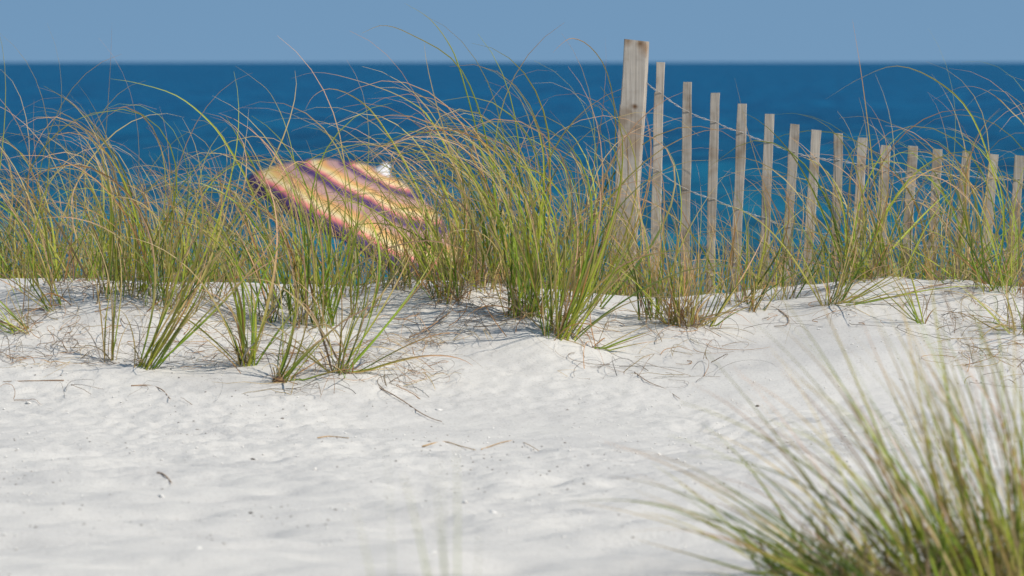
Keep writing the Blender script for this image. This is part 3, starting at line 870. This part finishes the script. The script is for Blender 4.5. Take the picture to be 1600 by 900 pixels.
# ------------------------------------------------------------------ litter on the sand
def lie(pts, lift=0.004):
    P = spline(pts, max(10, 5 * len(pts)))
    zg = ground(P[:, 0], P[:, 1]); k = max(3, len(P) // 2) | 1
    P[:, 2] = np.convolve(np.pad(zg, k // 2, mode='edge'), np.ones(k) / k, 'valid') + lift   # stiff: does not follow every bump
    return P
def curl(x, y, L, turn, a0, N=11):
    a = a0; p = np.array([x, y]); out = [p.copy()]
    for i in range(N - 1):
        a += turn / N * rng.uniform(.75, 1.25); p = p + np.array([math.cos(a), math.sin(a)]) * L / N; out.append(p.copy())
    return np.array(out)
LIT = [(0, 480, 480, 580, 380), (430, 680, 540, 625, 170), (640, 900, 450, 550, 340), (880, 1130, 520, 600, 70), (1000, 1130, 500, 545, 60),
       (1480, 1620, 450, 600, 150), (0, 700, 440, 490, 120), (1120, 1480, 450, 520, 90), (0, 400, 590, 640, 10)]
lit = Blades()
for x0, x1, y0, y1, n in LIT:
    for i in range(n):
        x, y = on_ground(rng.uniform(x0, x1), rng.uniform(y0, y1))
        q = curl(x, y, rng.uniform(.05, .34) , rng.normal() * 3.4, rng.uniform(0, 6.28))
        z = ground(q[:, 0], q[:, 1]) + .004
        up = abs(rng.normal()) * .035 * np.sin(np.linspace(0, math.pi, len(q)) * rng.uniform(.6, 1))
        c = [BROWN, GREY, GREY, TAN, RUST][rng.integers(5)] * rng.uniform(.6, 1.1)
        lit.add(np.column_stack([q, z + up]), rng.uniform(.0012, .0034), c, c, fold=.6, wprof=lambda s: 1 - .6 * s)
tag(lit.build("dry_grass_litter"), "curled brown and grey dead grass strewn over the sand slope", "dead grass", None, "stuff")

STEMS = [
    ([(548, 602), (590, 610), (630, 628), (662, 648), (690, 655)], .0024, M_TWIG, "long curved brown runner lying downhill of the splayed clump"),
    ([(496, 694), (520, 693), (545, 695)], .0022, M_STRAW, "short straight orange straw lying alone on the open sand"),
    ([(660, 699), (690, 695), (715, 697), (743, 701)], .0022, M_STRAW, "longer orange straw on the open sand left of the thin arched one"),
    ([(752, 700), (785, 690), (815, 689), (845, 705)], .0016, M_STRAW, "thin arched pale straw on the open sand right of the orange one"),
    ([(246, 746), (257, 748), (268, 753)], .0028, M_TWIG, "short dark stick lying on the sand at lower left"),
    ([(1150, 485), (1185, 480), (1215, 488), (1232, 504), (1228, 513), (1210, 512)], .0022, M_TWIG, "hooked brown stem on the bare sand under the sixth slat"),
    ([(640, 535), (690, 520), (745, 500), (800, 488)], .003, M_TWIG, "long brown runner half buried at the foot of the middle group"),
    ([(100, 598), (60, 598), (5, 598)], .0022, M_TWIG, "straight pale brown stem lying across the sand at left"),
    ([(205, 610), (235, 607), (255, 617), (266, 631)], .0024, M_TWIG, "bent brown stem below the right-leaning clump at left"),
    ([(982, 575), (1010, 600), (1040, 607), (1062, 622)], .0016, M_TWIG, "thin wavy grey stem on bare sand right of the middle group"),
    ([(1400, 468), (1440, 462), (1500, 458), (1560, 462)], .0025, M_TWIG, "dry stem lying along the crest at right"),
]
for pts, r, m, lab in STEMS:
    G = [on_ground(a, b) for a, b in pts]
    P = lie(np.array([(a, b, 0) for a, b in G]), r * 1.3)
    O = P[0].copy()
    V, Fc = [], []
    tube(V, Fc, P - O, r, r * 0.55, 6)
    o = mesh_obj("dry_stem", V, Fc, m)
    o.location = O; tag(o, lab, "stem", "dry stems on the sand")

# bare root ball of the short leaning clump
def rock(name, px, py, size, mat, seed, flat=.5):
    r = np.random.default_rng(seed)
    x, y = on_ground(px, py); z = gz(x, y)
    V, Fc = [], []
    NR, NT = 6, 10
    for i in range(NR + 1):
        th = math.pi * i / NR
        for k in range(NT):
            a = 2 * math.pi * k / NT
            rr = size * (1 + r.normal() * .16)
            V.append((rr * 1.25 * math.sin(th) * math.cos(a), rr * .9 * math.sin(th) * math.sin(a), rr * flat * math.cos(th)))
    for i in range(NR):
        for k in range(NT):
            a0, a1 = i * NT + k, i * NT + (k + 1) % NT
            Fc.append((a0, a0 + NT, a1 + NT, a1))
    o = mesh_obj(name, V, Fc, mat); o.location = (x, y, z + size * flat * .3); o.rotation_euler = (r.normal() * .3, r.normal() * .3, r.uniform(0, 6))
    return o
SHELLS = [(45, 628, .009, "white shell piece at the far left of the open sand"), (214, 733, .011, "flat white shell piece left of the dark stick"),
          (686, 637, .009, "white shell piece just above the end of the long brown runner"), (253, 779, .010, "white shell piece below the dark stick"),
          (772, 801, .010, "pale shell piece near the bottom centre of the open sand"), (491, 740, .007, "small white shell piece below the short orange straw"),
          (1030, 705, .010, "white shell piece beside the tips of the big blurred clump"), (208, 708, .006, "tiny white shell piece above the flat one at left"),
          (726, 794, .007, "small white shell piece left of the pale one at bottom centre"), (310, 858, .007, "white shell piece low on the left sand"),
          (676, 865, .008, "white shell piece at the bottom edge among the faint green blades")]
for i, (a, b, s, lab) in enumerate(SHELLS):
    o = rock("shell_fragment", a, b, s, M_SHELL, 60 + i, .42); tag(o, lab, "shell", "shell pieces on the open sand")
DEB = [(130, 740, .008, "dark brown speck of debris left of the flat white shell piece"), (440, 653, .007, "dark pebble below the bare root ball"),
       (410, 689, .006, "dark pebble between the bare root ball and the short orange straw"), (395, 719, .006, "dark pebble in the middle of the left open sand"),
       (392, 801, .006, "dark pebble low on the left open sand"), (1183, 632, .007, "dark speck of debris by the tips of the big blurred clump")]
for i, (a, b, s, lab) in enumerate(DEB):
    o = rock("debris_fragment", a, b, s, M_DARK, 90 + i, .5); tag(o, lab, "debris", "dark bits on the open sand")
k = clumps["short clump leaning right with its brown root ball bare"]
rb = rock("root_ball", 436, 603, .022, mat_plain("root_fibre", (.20, .12, .07), .95, 0, .5, 300), 5, .7)
rb.location = Vector(rb.location) - k.location; rb.parent = k; rb["label"] = "brown fibrous root ball bared by the wind"

# crumbs of shell and grit, uncountable
def grit(name, n, mat, smin, smax, seed, label, ylo, yhi):
    r = np.random.default_rng(seed)
    V, Fc = [], []
    base = np.array([(1, 0, 0), (-1, 0, 0), (0, 1, 0), (0, -1, 0), (0, 0, 1), (0, 0, -1)], float)
    tri = [(0, 2, 4), (2, 1, 4), (1, 3, 4), (3, 0, 4), (2, 0, 5), (1, 2, 5), (3, 1, 5), (0, 3, 5)]
    ys = ylo + (yhi - ylo) * r.random(n)
    xs = r.uniform(-1.0, 1.0, n) * (ys * 0.105)
    keep = vnoise(xs * 1.3, ys * .8, seed) + .5 * vnoise(xs * 4, ys * 3, seed + 1) > -0.1
    xs, ys = xs[keep], ys[keep]
    zs = ground(xs, ys)
    for x, y, z in zip(xs, ys, zs):
        s = smin + (smax - smin) * r.random() ** 3
        sc = s * r.uniform(.6, 1.3, (6, 1)) * np.array([1, 1, .55])
        b = len(V)
        V.extend(base * sc + np.array([x, y, z + s * .2])); Fc.extend([(a + b, c + b, d + b) for a, c, d in tri])
    o = mesh_obj(name, V, Fc, mat, None, None, False); tag(o, label, "grit", None, "stuff")
grit("shell_grit", 5000, M_SHELL, .0015, .006, 41, "crumbs of white shell scattered over the open sand", 12, 19.2)
grit("dark_grit", 3600, mat_plain("grey_grit", (.30, .27, .24), .9, 0, .4, 200), .0012, .0055, 43, "small grey and brown grains scattered over the open sand", 12, 19.2)
